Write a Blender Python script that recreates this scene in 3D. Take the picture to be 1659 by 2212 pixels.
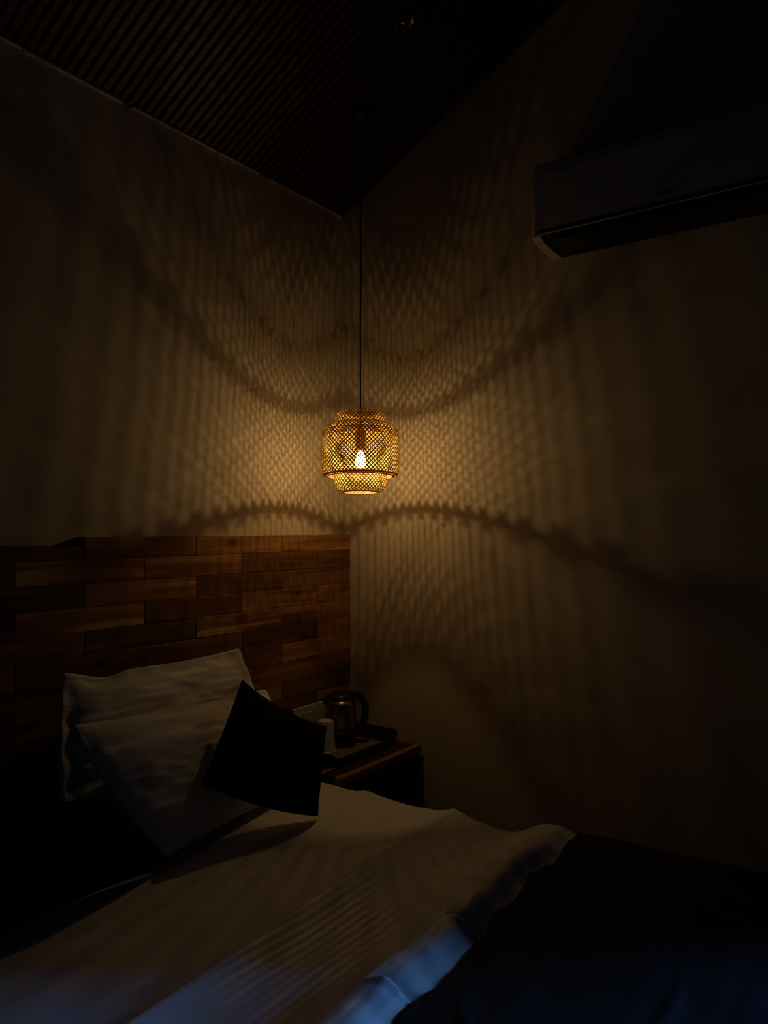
import bpy, bmesh, math, random
from mathutils import Vector, Matrix, noise

random.seed(11)
sc = bpy.context.scene
for o in list(bpy.data.objects):
    bpy.data.objects.remove(o)
C = sc.collection
PI = math.pi

# ------------------------------------------------------------------ camera, world, exposure
H_CAM = 1.42
cam_d = bpy.data.cameras.new('camera')
cam_d.sensor_fit = 'VERTICAL'
cam_d.sensor_height = 24.0
cam_d.lens = 24.0 * 1650.0 / 2212.0
cam_d.shift_y = 34.0 / 2212.0
cam_d.clip_start = 0.02
cam = bpy.data.objects.new('camera', cam_d)
C.objects.link(cam)
cam.location = (0, 0, H_CAM)
cam.rotation_euler = (PI / 2, 0, -math.radians(54.4))
sc.camera = cam

W_STRENGTH = 110.0      # bright lobe added to the dusk sky, aimed through the window at the bed; the rest of it is far darker
FIL_STRENGTH = 4700.0
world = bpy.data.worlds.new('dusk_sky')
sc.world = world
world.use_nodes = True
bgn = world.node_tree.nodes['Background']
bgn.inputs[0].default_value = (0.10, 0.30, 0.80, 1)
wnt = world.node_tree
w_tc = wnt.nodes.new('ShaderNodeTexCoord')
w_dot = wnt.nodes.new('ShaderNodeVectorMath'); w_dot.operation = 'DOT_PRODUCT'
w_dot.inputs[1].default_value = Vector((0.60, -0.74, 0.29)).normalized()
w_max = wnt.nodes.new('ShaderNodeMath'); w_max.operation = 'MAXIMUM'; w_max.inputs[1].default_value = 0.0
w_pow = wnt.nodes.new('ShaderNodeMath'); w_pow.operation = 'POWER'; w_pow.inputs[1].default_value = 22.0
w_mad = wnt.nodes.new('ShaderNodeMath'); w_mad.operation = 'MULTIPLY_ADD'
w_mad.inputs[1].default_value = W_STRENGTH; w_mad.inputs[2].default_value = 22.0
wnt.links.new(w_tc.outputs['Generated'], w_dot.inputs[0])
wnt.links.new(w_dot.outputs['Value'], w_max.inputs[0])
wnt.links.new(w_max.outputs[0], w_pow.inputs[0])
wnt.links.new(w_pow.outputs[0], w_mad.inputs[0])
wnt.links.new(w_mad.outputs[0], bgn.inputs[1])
sc.view_settings.view_transform = 'Standard'
sc.view_settings.look = 'None'
sc.view_settings.exposure = 0.0
sc.view_settings.gamma = 1.0
sc.view_settings.use_curve_mapping = False

# ------------------------------------------------------------------ room measures
XW = 2.579            # wall with the air conditioner
YW = 2.066            # headboard wall
ZE = 2.763            # ceiling height at the headboard wall
SL = 0.526            # ceiling slope
YR = -0.40            # ridge
XL, YB, XA = -2.0, -2.6, 3.40
Y_END = -0.85         # the air conditioner wall ends here, a recess follows
WIN_Y0, WIN_Y1, WIN_Z0, WIN_Z1 = -2.05, -1.62, 0.95, 2.40

# daylight portal in the window opening
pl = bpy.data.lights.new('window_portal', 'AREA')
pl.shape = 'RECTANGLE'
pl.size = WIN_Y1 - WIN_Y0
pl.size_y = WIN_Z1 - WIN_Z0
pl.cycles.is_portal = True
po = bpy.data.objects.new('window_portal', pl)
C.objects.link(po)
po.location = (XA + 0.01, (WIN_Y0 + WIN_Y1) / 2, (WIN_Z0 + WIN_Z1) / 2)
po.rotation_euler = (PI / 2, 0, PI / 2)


def ceil_z(y):
    return ZE + SL * (YW - y) if y >= YR else ZE + SL * (YW - YR) - SL * (YR - y)


# ------------------------------------------------------------------ materials
def new_mat(name):
    m = bpy.data.materials.new(name)
    m.use_nodes = True
    nt = m.node_tree
    return m, nt, nt.nodes['Principled BSDF']


def simple(name, col, rough=0.6, metal=0.0, spec=0.5, bump=0.0, bscale=60.0, sheen=0.0):
    m, nt, b = new_mat(name)
    b.inputs['Base Color'].default_value = (*col, 1)
    b.inputs['Roughness'].default_value = rough
    b.inputs['Metallic'].default_value = metal
    b.inputs['Specular IOR Level'].default_value = spec
    if sheen:
        b.inputs['Sheen Weight'].default_value = sheen
    tc = nt.nodes.new('ShaderNodeTexCoord')
    n = nt.nodes.new('ShaderNodeTexNoise')
    n.inputs['Scale'].default_value = bscale
    n.inputs['Detail'].default_value = 4
    nt.links.new(tc.outputs['Object'], n.inputs['Vector'])
    mx = nt.nodes.new('ShaderNodeMixRGB')
    mx.blend_type = 'MULTIPLY'
    mx.inputs[0].default_value = 0.25
    mx.inputs[1].default_value = (*col, 1)
    nt.links.new(n.outputs['Fac'], mx.inputs[2])
    nt.links.new(mx.outputs[0], b.inputs['Base Color'])
    if bump:
        bp = nt.nodes.new('ShaderNodeBump')
        bp.inputs['Strength'].default_value = bump
        bp.inputs['Distance'].default_value = 0.002
        nt.links.new(n.outputs['Fac'], bp.inputs['Height'])
        nt.links.new(bp.outputs[0], b.inputs['Normal'])
    return m


def wall_mat():
    m, nt, b = new_mat('painted_plaster')
    b.inputs['Roughness'].default_value = 0.75
    b.inputs['Specular IOR Level'].default_value = 0.25
    tc = nt.nodes.new('ShaderNodeTexCoord')
    n1 = nt.nodes.new('ShaderNodeTexNoise'); n1.inputs['Scale'].default_value = 2.2; n1.inputs['Detail'].default_value = 5
    n2 = nt.nodes.new('ShaderNodeTexNoise'); n2.inputs['Scale'].default_value = 90; n2.inputs['Detail'].default_value = 3
    nt.links.new(tc.outputs['Object'], n1.inputs['Vector'])
    nt.links.new(tc.outputs['Object'], n2.inputs['Vector'])
    cr = nt.nodes.new('ShaderNodeValToRGB')
    cr.color_ramp.elements[0].position = 0.3; cr.color_ramp.elements[0].color = (0.50, 0.415, 0.285, 1)
    cr.color_ramp.elements[1].position = 0.7; cr.color_ramp.elements[1].color = (0.56, 0.47, 0.335, 1)
    nt.links.new(n1.outputs['Fac'], cr.inputs[0])
    nt.links.new(cr.outputs[0], b.inputs['Base Color'])
    bp = nt.nodes.new('ShaderNodeBump'); bp.inputs['Strength'].default_value = 0.25; bp.inputs['Distance'].default_value = 0.0015
    nt.links.new(n2.outputs['Fac'], bp.inputs['Height'])
    nt.links.new(bp.outputs[0], b.inputs['Normal'])
    return m


def acacia_mat(name, stretch=(1.6, 22, 22), axis='X', use_attr=True, tone=(0.45, 1.25), dark=(0.17, 0.066, 0.016), mid=(0.42, 0.19, 0.05), light=(0.62, 0.36, 0.15)):
    """acacia planks: brown heartwood, streaks of pale sapwood, dark knots"""
    m, nt, b = new_mat(name)
    b.inputs['Roughness'].default_value = 0.42
    b.inputs['Specular IOR Level'].default_value = 0.35
    L = nt.links
    tc = nt.nodes.new('ShaderNodeTexCoord')
    mp = nt.nodes.new('ShaderNodeMapping')
    mp.inputs['Scale'].default_value = stretch
    L.new(tc.outputs['Object'], mp.inputs['Vector'])
    src = mp.outputs[0]
    if use_attr:
        at = nt.nodes.new('ShaderNodeAttribute'); at.attribute_name = 'plank'
        sv = nt.nodes.new('ShaderNodeVectorMath'); sv.operation = 'SCALE'; sv.inputs[3].default_value = 37.0
        L.new(at.outputs['Color'], sv.inputs[0])
        ad = nt.nodes.new('ShaderNodeVectorMath'); ad.operation = 'ADD'
        L.new(src, ad.inputs[0]); L.new(sv.outputs[0], ad.inputs[1])
        src = ad.outputs[0]
    n1 = nt.nodes.new('ShaderNodeTexNoise'); n1.inputs['Scale'].default_value = 1.0; n1.inputs['Detail'].default_value = 7; n1.inputs['Distortion'].default_value = 1.1
    L.new(src, n1.inputs['Vector'])
    r1 = nt.nodes.new('ShaderNodeValToRGB')
    e = r1.color_ramp.elements
    e[0].position = 0.33; e[0].color = (*dark, 1)
    e[1].position = 0.62; e[1].color = (*mid, 1)
    x = e.new(0.50); x.color = tuple((dark[i] * 0.35 + mid[i] * 0.65) for i in range(3)) + (1,)
    L.new(n1.outputs['Fac'], r1.inputs[0])
    # sapwood
    n2 = nt.nodes.new('ShaderNodeTexNoise'); n2.inputs['Scale'].default_value = 0.36; n2.inputs['Detail'].default_value = 2; n2.inputs['Distortion'].default_value = 0.5
    L.new(src, n2.inputs['Vector'])
    r2 = nt.nodes.new('ShaderNodeValToRGB')
    r2.color_ramp.elements[0].position = 0.585; r2.color_ramp.elements[0].color = (0, 0, 0, 1)
    r2.color_ramp.elements[1].position = 0.63; r2.color_ramp.elements[1].color = (1, 1, 1, 1)
    L.new(n2.outputs['Fac'], r2.inputs[0])
    mx = nt.nodes.new('ShaderNodeMixRGB'); mx.inputs[2].default_value = (*light, 1)
    L.new(r2.outputs[0], mx.inputs[0]); L.new(r1.outputs[0], mx.inputs[1])
    out = mx.outputs[0]
    # knots
    mk = nt.nodes.new('ShaderNodeMapping'); mk.inputs['Scale'].default_value = (4.5, 9, 9) if axis == 'X' else (9, 4.5, 9)
    L.new(tc.outputs['Object'], mk.inputs['Vector'])
    vo = nt.nodes.new('ShaderNodeTexVoronoi'); vo.inputs['Scale'].default_value = 0.9
    L.new(mk.outputs[0], vo.inputs['Vector'])
    rk = nt.nodes.new('ShaderNodeValToRGB')
    rk.color_ramp.elements[0].position = 0.05; rk.color_ramp.elements[0].color = (0.25, 0.2, 0.2, 1)
    rk.color_ramp.elements[1].position = 0.16; rk.color_ramp.elements[1].color = (1, 1, 1, 1)
    L.new(vo.outputs['Distance'], rk.inputs[0])
    mm = nt.nodes.new('ShaderNodeMixRGB'); mm.blend_type = 'MULTIPLY'; mm.inputs[0].default_value = 0.8
    L.new(out, mm.inputs[1]); L.new(rk.outputs[0], mm.inputs[2])
    out = mm.outputs[0]
    if use_attr:
        sp = nt.nodes.new('ShaderNodeSeparateColor')
        L.new(at.outputs['Color'], sp.inputs[0])
        mr = nt.nodes.new('ShaderNodeMapRange')
        mr.inputs['To Min'].default_value = tone[0]; mr.inputs['To Max'].default_value = tone[1]
        L.new(sp.outputs[0], mr.inputs['Value'])
        sv2 = nt.nodes.new('ShaderNodeVectorMath'); sv2.operation = 'SCALE'
        L.new(out, sv2.inputs[0]); L.new(mr.outputs[0], sv2.inputs[3])
        out = sv2.outputs[0]
    L.new(out, b.inputs['Base Color'])
    bp = nt.nodes.new('ShaderNodeBump'); bp.inputs['Strength'].default_value = 0.25; bp.inputs['Distance'].default_value = 0.002
    L.new(n1.outputs['Fac'], bp.inputs['Height']); L.new(bp.outputs[0], b.inputs['Normal'])
    return m


def satin_mat():
    """white hotel cotton with woven satin stripes running across the bed"""
    m, nt, b = new_mat('satin_stripe_cotton')
    L = nt.links
    tc = nt.nodes.new('ShaderNodeTexCoord')
    uv = nt.nodes.new('ShaderNodeSeparateXYZ')
    L.new(tc.outputs['UV'], uv.inputs[0])
    mu = nt.nodes.new('ShaderNodeMath'); mu.operation = 'MULTIPLY'; mu.inputs[1].default_value = 2 * PI / 0.021
    L.new(uv.outputs['Y'], mu.inputs[0])
    si = nt.nodes.new('ShaderNodeMath'); si.operation = 'SINE'
    L.new(mu.outputs[0], si.inputs[0])
    cr = nt.nodes.new('ShaderNodeValToRGB')
    cr.color_ramp.elements[0].position = 0.42; cr.color_ramp.elements[0].color = (0, 0, 0, 1)
    cr.color_ramp.elements[1].position = 0.58; cr.color_ramp.elements[1].color = (1, 1, 1, 1)
    mr = nt.nodes.new('ShaderNodeMapRange'); mr.inputs['From Min'].default_value = -1
    L.new(si.outputs[0], mr.inputs['Value']); L.new(mr.outputs[0], cr.inputs[0])
    n = nt.nodes.new('ShaderNodeTexNoise'); n.inputs['Scale'].default_value = 14; n.inputs['Detail'].default_value = 4
    L.new(tc.outputs['Object'], n.inputs['Vector'])
    mx = nt.nodes.new('ShaderNodeMixRGB')
    mx.inputs[1].default_value = (0.60, 0.58, 0.55, 1); mx.inputs[2].default_value = (0.70, 0.68, 0.65, 1)
    n3 = nt.nodes.new('ShaderNodeTexNoise'); n3.inputs['Scale'].default_value = 5; n3.inputs['Detail'].default_value = 3
    L.new(tc.outputs['Object'], n3.inputs['Vector'])
    r3 = nt.nodes.new('ShaderNodeMapRange'); r3.inputs['From Min'].default_value = 0.38; r3.inputs['From Max'].default_value = 0.66
    L.new(n3.outputs['Fac'], r3.inputs['Value'])
    m3 = nt.nodes.new('ShaderNodeMath'); m3.operation = 'MULTIPLY'
    L.new(cr.outputs[0], m3.inputs[0]); L.new(r3.outputs[0], m3.inputs[1])
    L.new(m3.outputs[0], mx.inputs[0])
    L.new(mx.outputs[0], b.inputs['Base Color'])
    rr = nt.nodes.new('ShaderNodeMapRange'); rr.inputs['To Min'].default_value = 0.8; rr.inputs['To Max'].default_value = 0.45
    L.new(cr.outputs[0], rr.inputs['Value']); L.new(rr.outputs[0], b.inputs['Roughness'])
    b.inputs['Specular IOR Level'].default_value = 0.3
    bp = nt.nodes.new('ShaderNodeBump'); bp.inputs['Strength'].default_value = 0.35; bp.inputs['Distance'].default_value = 0.004
    L.new(n.outputs['Fac'], bp.inputs['Height']); L.new(bp.outputs[0], b.inputs['Normal'])
    return m


def cotton_mat(name, stripes=False):
    m, nt, b = new_mat(name)
    L = nt.links
    tc = nt.nodes.new('ShaderNodeTexCoord')
    mp = nt.nodes.new('ShaderNodeMapping'); mp.inputs['Scale'].default_value = (2.5, 9, 1)
    L.new(tc.outputs['UV'], mp.inputs['Vector'])
    n = nt.nodes.new('ShaderNodeTexNoise'); n.inputs['Scale'].default_value = 1.6; n.inputs['Detail'].default_value = 6; n.inputs['Distortion'].default_value = 0.8
    L.new(mp.outputs[0], n.inputs['Vector'])
    b.inputs['Base Color'].default_value = (0.70, 0.68, 0.64, 1)
    b.inputs['Roughness'].default_value = 0.7
    b.inputs['Specular IOR Level'].default_value = 0.25
    if stripes:
        wv = nt.nodes.new('ShaderNodeTexWave'); wv.bands_direction = 'Y'; wv.inputs['Scale'].default_value = 5.5; wv.inputs['Distortion'].default_value = 0.3
        L.new(tc.outputs['UV'], wv.inputs['Vector'])
        mx = nt.nodes.new('ShaderNodeMixRGB'); mx.inputs[1].default_value = (0.62, 0.60, 0.57, 1); mx.inputs[2].default_value = (0.76, 0.74, 0.70, 1)
        L.new(wv.outputs['Fac'], mx.inputs[0]); L.new(mx.outputs[0], b.inputs['Base Color'])
    bp = nt.nodes.new('ShaderNodeBump'); bp.inputs['Strength'].default_value = 0.5 if stripes else 0.3; bp.inputs['Distance'].default_value = 0.010
    L.new(n.outputs['Fac'], bp.inputs['Height']); L.new(bp.outputs[0], b.inputs['Normal'])
    return m


def bamboo_mat(name, c0, c1, tcol, tf):
    m, nt, b = new_mat(name)
    L = nt.links
    out = nt.nodes['Material Output']
    nt.nodes.remove(b)
    d = nt.nodes.new('ShaderNodeBsdfDiffuse'); t = nt.nodes.new('ShaderNodeBsdfTranslucent')
    tc = nt.nodes.new('ShaderNodeTexCoord')
    n = nt.nodes.new('ShaderNodeTexNoise'); n.inputs['Scale'].default_value = 60
    L.new(tc.outputs['Object'], n.inputs['Vector'])
    cr = nt.nodes.new('ShaderNodeValToRGB')
    cr.color_ramp.elements[0].position = 0.35; cr.color_ramp.elements[0].color = (*c0, 1)
    cr.color_ramp.elements[1].position = 0.65; cr.color_ramp.elements[1].color = (*c1, 1)
    L.new(n.outputs['Fac'], cr.inputs[0])
    L.new(cr.outputs[0], d.inputs[0])
    t.inputs[0].default_value = (*tcol, 1)
    mx = nt.nodes.new('ShaderNodeMixShader'); mx.inputs[0].default_value = tf
    L.new(d.outputs[0], mx.inputs[1]); L.new(t.outputs[0], mx.inputs[2])
    L.new(mx.outputs[0], out.inputs[0])
    return m


def emit_mat(name, col, strength, transp=0.0):
    m = bpy.data.materials.new(name)
    m.use_nodes = True
    nt = m.node_tree
    nt.nodes.remove(nt.nodes['Principled BSDF'])
    e = nt.nodes.new('ShaderNodeEmission')
    e.inputs[0].default_value = (*col, 1)
    e.inputs[1].default_value = strength
    src = e.outputs[0]
    if transp:
        t = nt.nodes.new('ShaderNodeBsdfTransparent')
        a = nt.nodes.new('ShaderNodeAddShader')
        nt.links.new(e.outputs[0], a.inputs[0]); nt.links.new(t.outputs[0], a.inputs[1])
        src = a.outputs[0]
    nt.links.new(src, nt.nodes['Material Output'].inputs[0])
    return m


def pane_mat():
    m = bpy.data.materials.new('window_glass')
    m.use_nodes = True
    nt = m.node_tree
    nt.nodes.remove(nt.nodes['Principled BSDF'])
    t = nt.nodes.new('ShaderNodeBsdfTransparent'); g = nt.nodes.new('ShaderNodeBsdfGlossy')
    g.inputs['Roughness'].default_value = 0.02
    mx = nt.nodes.new('ShaderNodeMixShader'); mx.inputs[0].default_value = 0.08
    nt.links.new(t.outputs[0], mx.inputs[1]); nt.links.new(g.outputs[0], mx.inputs[2])
    nt.links.new(mx.outputs[0], nt.nodes['Material Output'].inputs[0])
    return m


M = dict(
    wall_d=simple('dark_unseen_wall', (0.05, 0.035, 0.028), 0.6, bscale=8),  # unseen walls, coloured dark to soak up bounced light
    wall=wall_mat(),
    floor=simple('dark_floor_tile', (0.10, 0.075, 0.055), 0.4),
    slat=simple('dark_wood_slats', (0.06, 0.025, 0.013), 0.45, spec=0.4, bscale=12),
    slat_back=simple('ceiling_backing', (0.012, 0.008, 0.006), 0.8),
    bead=simple('pale_bead', (0.60, 0.56, 0.50), 0.6, bscale=9),
    head=acacia_mat('acacia_planks'),
    top=acacia_mat('acacia_tabletop', stretch=(1.6, 26, 26), use_attr=True, tone=(0.08, 1.15)),
    black=simple('black_wood', (0.012, 0.010, 0.009), 0.55),
    sheet=satin_mat(),
    pillow=cotton_mat('pillow_cotton', False),
    pillow_s=cotton_mat('pillow_striped_cotton', True),
    cushion=simple('dark_cushion_fabric', (0.0055, 0.004, 0.0035), 0.9, spec=0.1, bump=0.2, bscale=300),
    runner=simple('navy_runner_fabric', (0.020, 0.018, 0.019), 0.8, spec=0.15, bump=0.2, bscale=260),
    bamboo=bamboo_mat('woven_bamboo', (0.40, 0.27, 0.095), (0.55, 0.39, 0.15), (0.50, 0.15, 0.015), 0.045),
    rim=bamboo_mat('bamboo_rim', (0.40, 0.22, 0.06), (0.5, 0.3, 0.09), (0.60, 0.20, 0.03), 0.30),
    hoop=simple('bamboo_hoop', (0.34, 0.13, 0.025), 0.6, bscale=80),
    blackp=simple('black_plastic', (0.006, 0.006, 0.007), 0.35),
    lacquer=simple('black_lacquer', (0.008, 0.007, 0.007), 0.65, spec=0.2),
    socket=simple('brown_socket', (0.16, 0.07, 0.02), 0.5),
    steel=simple('brushed_steel', (0.36, 0.30, 0.27), 0.27, metal=1.0, bscale=40),
    acw=simple('white_plastic', (0.46, 0.45, 0.44), 0.45, bscale=3),
    acd=simple('dark_louvre_plastic', (0.006, 0.006, 0.006), 0.5),
    acg=simple('badge_grey', (0.04, 0.035, 0.035), 0.3),
    paper=simple('white_paper', (0.80, 0.76, 0.68), 0.8, bscale=25),
    plate=simple('white_switch_plastic', (0.55, 0.53, 0.50), 0.4, bscale=20),
    liner=simple('beige_patterned_liner', (0.22, 0.15, 0.11), 0.7, bscale=55),
    frame=simple('dark_window_frame', (0.03, 0.03, 0.03), 0.5),
    chrome=simple('chrome_reflector', (0.55, 0.40, 0.36), 0.12, metal=1.0),
    mattress=simple('mattress_ticking', (0.6, 0.58, 0.55), 0.8),
    glow=emit_mat('glowing_bulb_glass', (1.0, 0.64, 0.26), 22.0, 1.0),
    fil=emit_mat('filament', (1.0, 0.65, 0.27), FIL_STRENGTH),
    led=emit_mat('display_light', (0.25, 0.3, 1.0), 0.008),
    pane=pane_mat(),
)


# ------------------------------------------------------------------ helpers
def obj(name, bm, mat, parent=None, smooth=False, mats=None):
    me = bpy.data.meshes.new(name)
    bmesh.ops.recalc_face_normals(bm, faces=bm.faces)
    bm.to_mesh(me); bm.free()
    if smooth:
        for p in me.polygons:
            p.use_smooth = True
    for mm in (mats or [mat]):
        me.materials.append(mm)
    o = bpy.data.objects.new(name, me)
    C.objects.link(o)
    if parent is not None:
        o.parent = parent
        o.matrix_parent_inverse = Matrix.Translation(-Vector(parent.location)) if parent.type == 'EMPTY' else Matrix()
    return o


def thing(name, loc, label, cat, group=None):
    o = bpy.data.objects.new(name, None)
    o.empty_display_size = 0.05
    o.location = loc
    C.objects.link(o)
    return tag(o, label, cat, group)


def tag(o, label, cat, group=None):
    o['label'] = label; o['category'] = cat
    if group:
        o['group'] = group
    return o


def struct(o, label=None):
    o['kind'] = 'structure'
    if label:
        o['label'] = label
    return o


def box(bm, x0, x1, y0, y1, z0, z1, bev=0.0, mi=0):
    r = bmesh.ops.create_cube(bm, size=1.0)
    vs = r['verts']
    for v in vs:
        v.co = Vector(((x0 + x1) / 2 + v.co.x * (x1 - x0), (y0 + y1) / 2 + v.co.y * (y1 - y0), (z0 + z1) / 2 + v.co.z * (z1 - z0)))
    fs = set(f for v in vs for f in v.link_faces)
    for f in fs:
        f.material_index = mi
    if bev:
        es = list(set(e for v in vs for e in v.link_edges))
        bmesh.ops.bevel(bm, geom=es, offset=bev, segments=2, affect='EDGES', profile=0.5)
    return vs


def quadprism(bm, pts, d):
    """closed prism: polygon pts (3D list) moved by vector d"""
    a = [bm.verts.new(p) for p in pts]
    b = [bm.verts.new(Vector(p) + Vector(d)) for p in pts]
    n = len(pts)
    bm.faces.new(a); bm.faces.new(b[::-1])
    for i in range(n):
        bm.faces.new((a[i], b[i], b[(i + 1) % n], a[(i + 1) % n]))


def lathe(bm, prof, seg=48, c=(0, 0, 0), M4=None):
    rings = []
    for r, z in prof:
        ring = []
        for k in range(seg):
            a = 2 * PI * k / seg
            p = Vector((r * math.cos(a), r * math.sin(a), z))
            if M4:
                p = M4 @ p
            ring.append(bm.verts.new(p + Vector(c)))
        rings.append(ring)
    for i in range(len(rings) - 1):
        for k in range(seg):
            bm.faces.new((rings[i][k], rings[i][(k + 1) % seg], rings[i + 1][(k + 1) % seg], rings[i + 1][k]))
    return rings


def lathe_solid(bm, prof, seg=48, c=(0, 0, 0), M4=None):
    r = lathe(bm, prof, seg, c, M4)
    bm.faces.new(r[0][::-1]); bm.faces.new(r[-1])


def tube(bm, pts, rad, seg=12, flat=1.0):
    pts = [Vector(p) for p in pts]
    rings = []
    up = Vector((0, 0, 1))
    prev = None
    for i, p in enumerate(pts):
        t = (pts[min(i + 1, len(pts) - 1)] - pts[max(i - 1, 0)]).normalized()
        if prev is None:
            a = t.orthogonal().normalized()
        else:
            a = (prev - t * prev.dot(t)).normalized()
        prev = a
        b = t.cross(a)
        r = rad[i] if isinstance(rad, (list, tuple)) else rad
        rings.append([bm.verts.new(p + a * r * math.cos(2 * PI * k / seg) + b * r * flat * math.sin(2 * PI * k / seg)) for k in range(seg)])
    for i in range(len(rings) - 1):
        for k in range(seg):
            bm.faces.new((rings[i][k], rings[i][(k + 1) % seg], rings[i + 1][(k + 1) % seg], rings[i + 1][k]))
    bm.faces.new(rings[0][::-1]); bm.faces.new(rings[-1])


def sstep(a, b, x):
    t = max(0.0, min(1.0, (x - a) / (b - a)))
    return t * t * (3 - 2 * t)


def nz(x, y, z=0.0):
    return noise.noise(Vector((x, y, z)))


# ------------------------------------------------------------------ the room shell
bm = bmesh.new(); box(bm, XL - 0.1, XA + 0.1, YB - 0.1, YW + 0.1, -0.1, 0)
struct(obj('floor', bm, M['floor']))

bm = bmesh.new(); box(bm, XL - 0.1, XW + 0.12, YW, YW + 0.12, 0, ZE + 0.02)
struct(obj('wall_headboard', bm, M['wall']))


def gable_wall(name, x0, x1, y0, y1):
    ys = [y0] + ([YR] if y0 < YR < y1 else []) + [y1]
    pts = [(x0, y0, 0), (x0, y1, 0)] + [(x0, y, ceil_z(y) + 0.02) for y in reversed(ys)]
    b = bmesh.new(); quadprism(b, pts, (x1 - x0, 0, 0))
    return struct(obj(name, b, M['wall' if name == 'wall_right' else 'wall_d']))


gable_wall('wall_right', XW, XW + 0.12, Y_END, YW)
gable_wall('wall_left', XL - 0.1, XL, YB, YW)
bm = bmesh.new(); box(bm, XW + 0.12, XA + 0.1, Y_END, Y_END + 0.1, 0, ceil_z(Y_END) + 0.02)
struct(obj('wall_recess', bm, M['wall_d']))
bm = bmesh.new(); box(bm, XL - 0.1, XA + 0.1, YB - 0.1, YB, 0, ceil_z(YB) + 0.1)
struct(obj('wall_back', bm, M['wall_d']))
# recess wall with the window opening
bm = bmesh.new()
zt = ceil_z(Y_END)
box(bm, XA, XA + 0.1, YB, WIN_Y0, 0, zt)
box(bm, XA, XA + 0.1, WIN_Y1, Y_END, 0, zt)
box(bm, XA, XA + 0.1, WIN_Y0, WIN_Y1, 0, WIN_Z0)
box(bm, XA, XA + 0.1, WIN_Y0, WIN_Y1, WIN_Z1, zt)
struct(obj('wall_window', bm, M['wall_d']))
bm = bmesh.new()
f = 0.03
box(bm, XA + 0.03, XA + 0.07, WIN_Y0, WIN_Y0 + f, WIN_Z0, WIN_Z1)
box(bm, XA + 0.03, XA + 0.07, WIN_Y1 - f, WIN_Y1, WIN_Z0, WIN_Z1)
box(bm, XA + 0.03, XA + 0.07, WIN_Y0 + f, WIN_Y1 - f, WIN_Z0, WIN_Z0 + f)
box(bm, XA + 0.03, XA + 0.07, WIN_Y0 + f, WIN_Y1 - f, WIN_Z1 - f, WIN_Z1)
wf = struct(obj('window_1', bm, M['frame']))
bm = bmesh.new(); box(bm, XA + 0.048, XA + 0.052, WIN_Y0 + f, WIN_Y1 - f, WIN_Z0 + f, WIN_Z1 - f)
obj('pane', bm, M['pane'], wf)

# ceiling: backing boards over fluted slats that run up the slope
bm = bmesh.new()
th = 0.08
quadprism(bm, [(XL - 0.1, YW + 0.02, ceil_z(YW + 0.02)), (XL - 0.1, YR, ceil_z(YR)), (XL - 0.1, YR, ceil_z(YR) + th), (XL - 0.1, YW + 0.02, ceil_z(YW) + th)], (XA - XL + 0.2, 0, 0))
quadprism(bm, [(XL - 0.1, YB - 0.1, ceil_z(YB - 0.1)), (XL - 0.1, YR, ceil_z(YR)), (XL - 0.1, YR, ceil_z(YR) + th), (XL - 0.1, YB - 0.1, ceil_z(YB - 0.1) + th)], (XA - XL + 0.2, 0, 0))
for fc in bm.faces:
    fc.material_index = 1
PITCH, SW, SD = 0.0305, 0.0235, 0.009
k = 0
x = XW - 0.002
while x > -1.2:
    xa, xb = x - SW, x
    y0, y1 = YW - 0.001, YR
    c = 0.003
    sec = [(xa, 0), (xa, -SD + c), (xa + c, -SD), (xb - c, -SD), (xb, -SD + c), (xb, 0)]
    va = [bm.verts.new((sx, y0, ceil_z(y0) + sz)) for sx, sz in sec]
    vb = [bm.verts.new((sx, y1, ceil_z(y1) + sz)) for sx, sz in sec]
    for i in range(5):
        bm.faces.new((va[i], vb[i], vb[i + 1], va[i + 1]))
    x -= PITCH
me_ceiling = obj('ceiling', bm, None, mats=[M['slat'], M['slat_back']])
struct(me_ceiling)

# thin pale bead where the headboard wall meets the ceiling, uneven like brushed filler
bm = bmesh.new()
x = XL
while x < XW - 0.01:
    ln = random.uniform(0.10, 0.28)
    x2 = min(x + ln, XW - 0.002)
    h = random.uniform(0.0025, 0.0065)
    box(bm, x, x2, YW - 0.012, YW + 0.001, ZE - SD - h + 0.002, ZE - SD + 0.002)
    x = x2 + random.choice([0, 0, 0.012, 0.03])
struct(obj('trim_1', bm, M['bead']))

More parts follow.
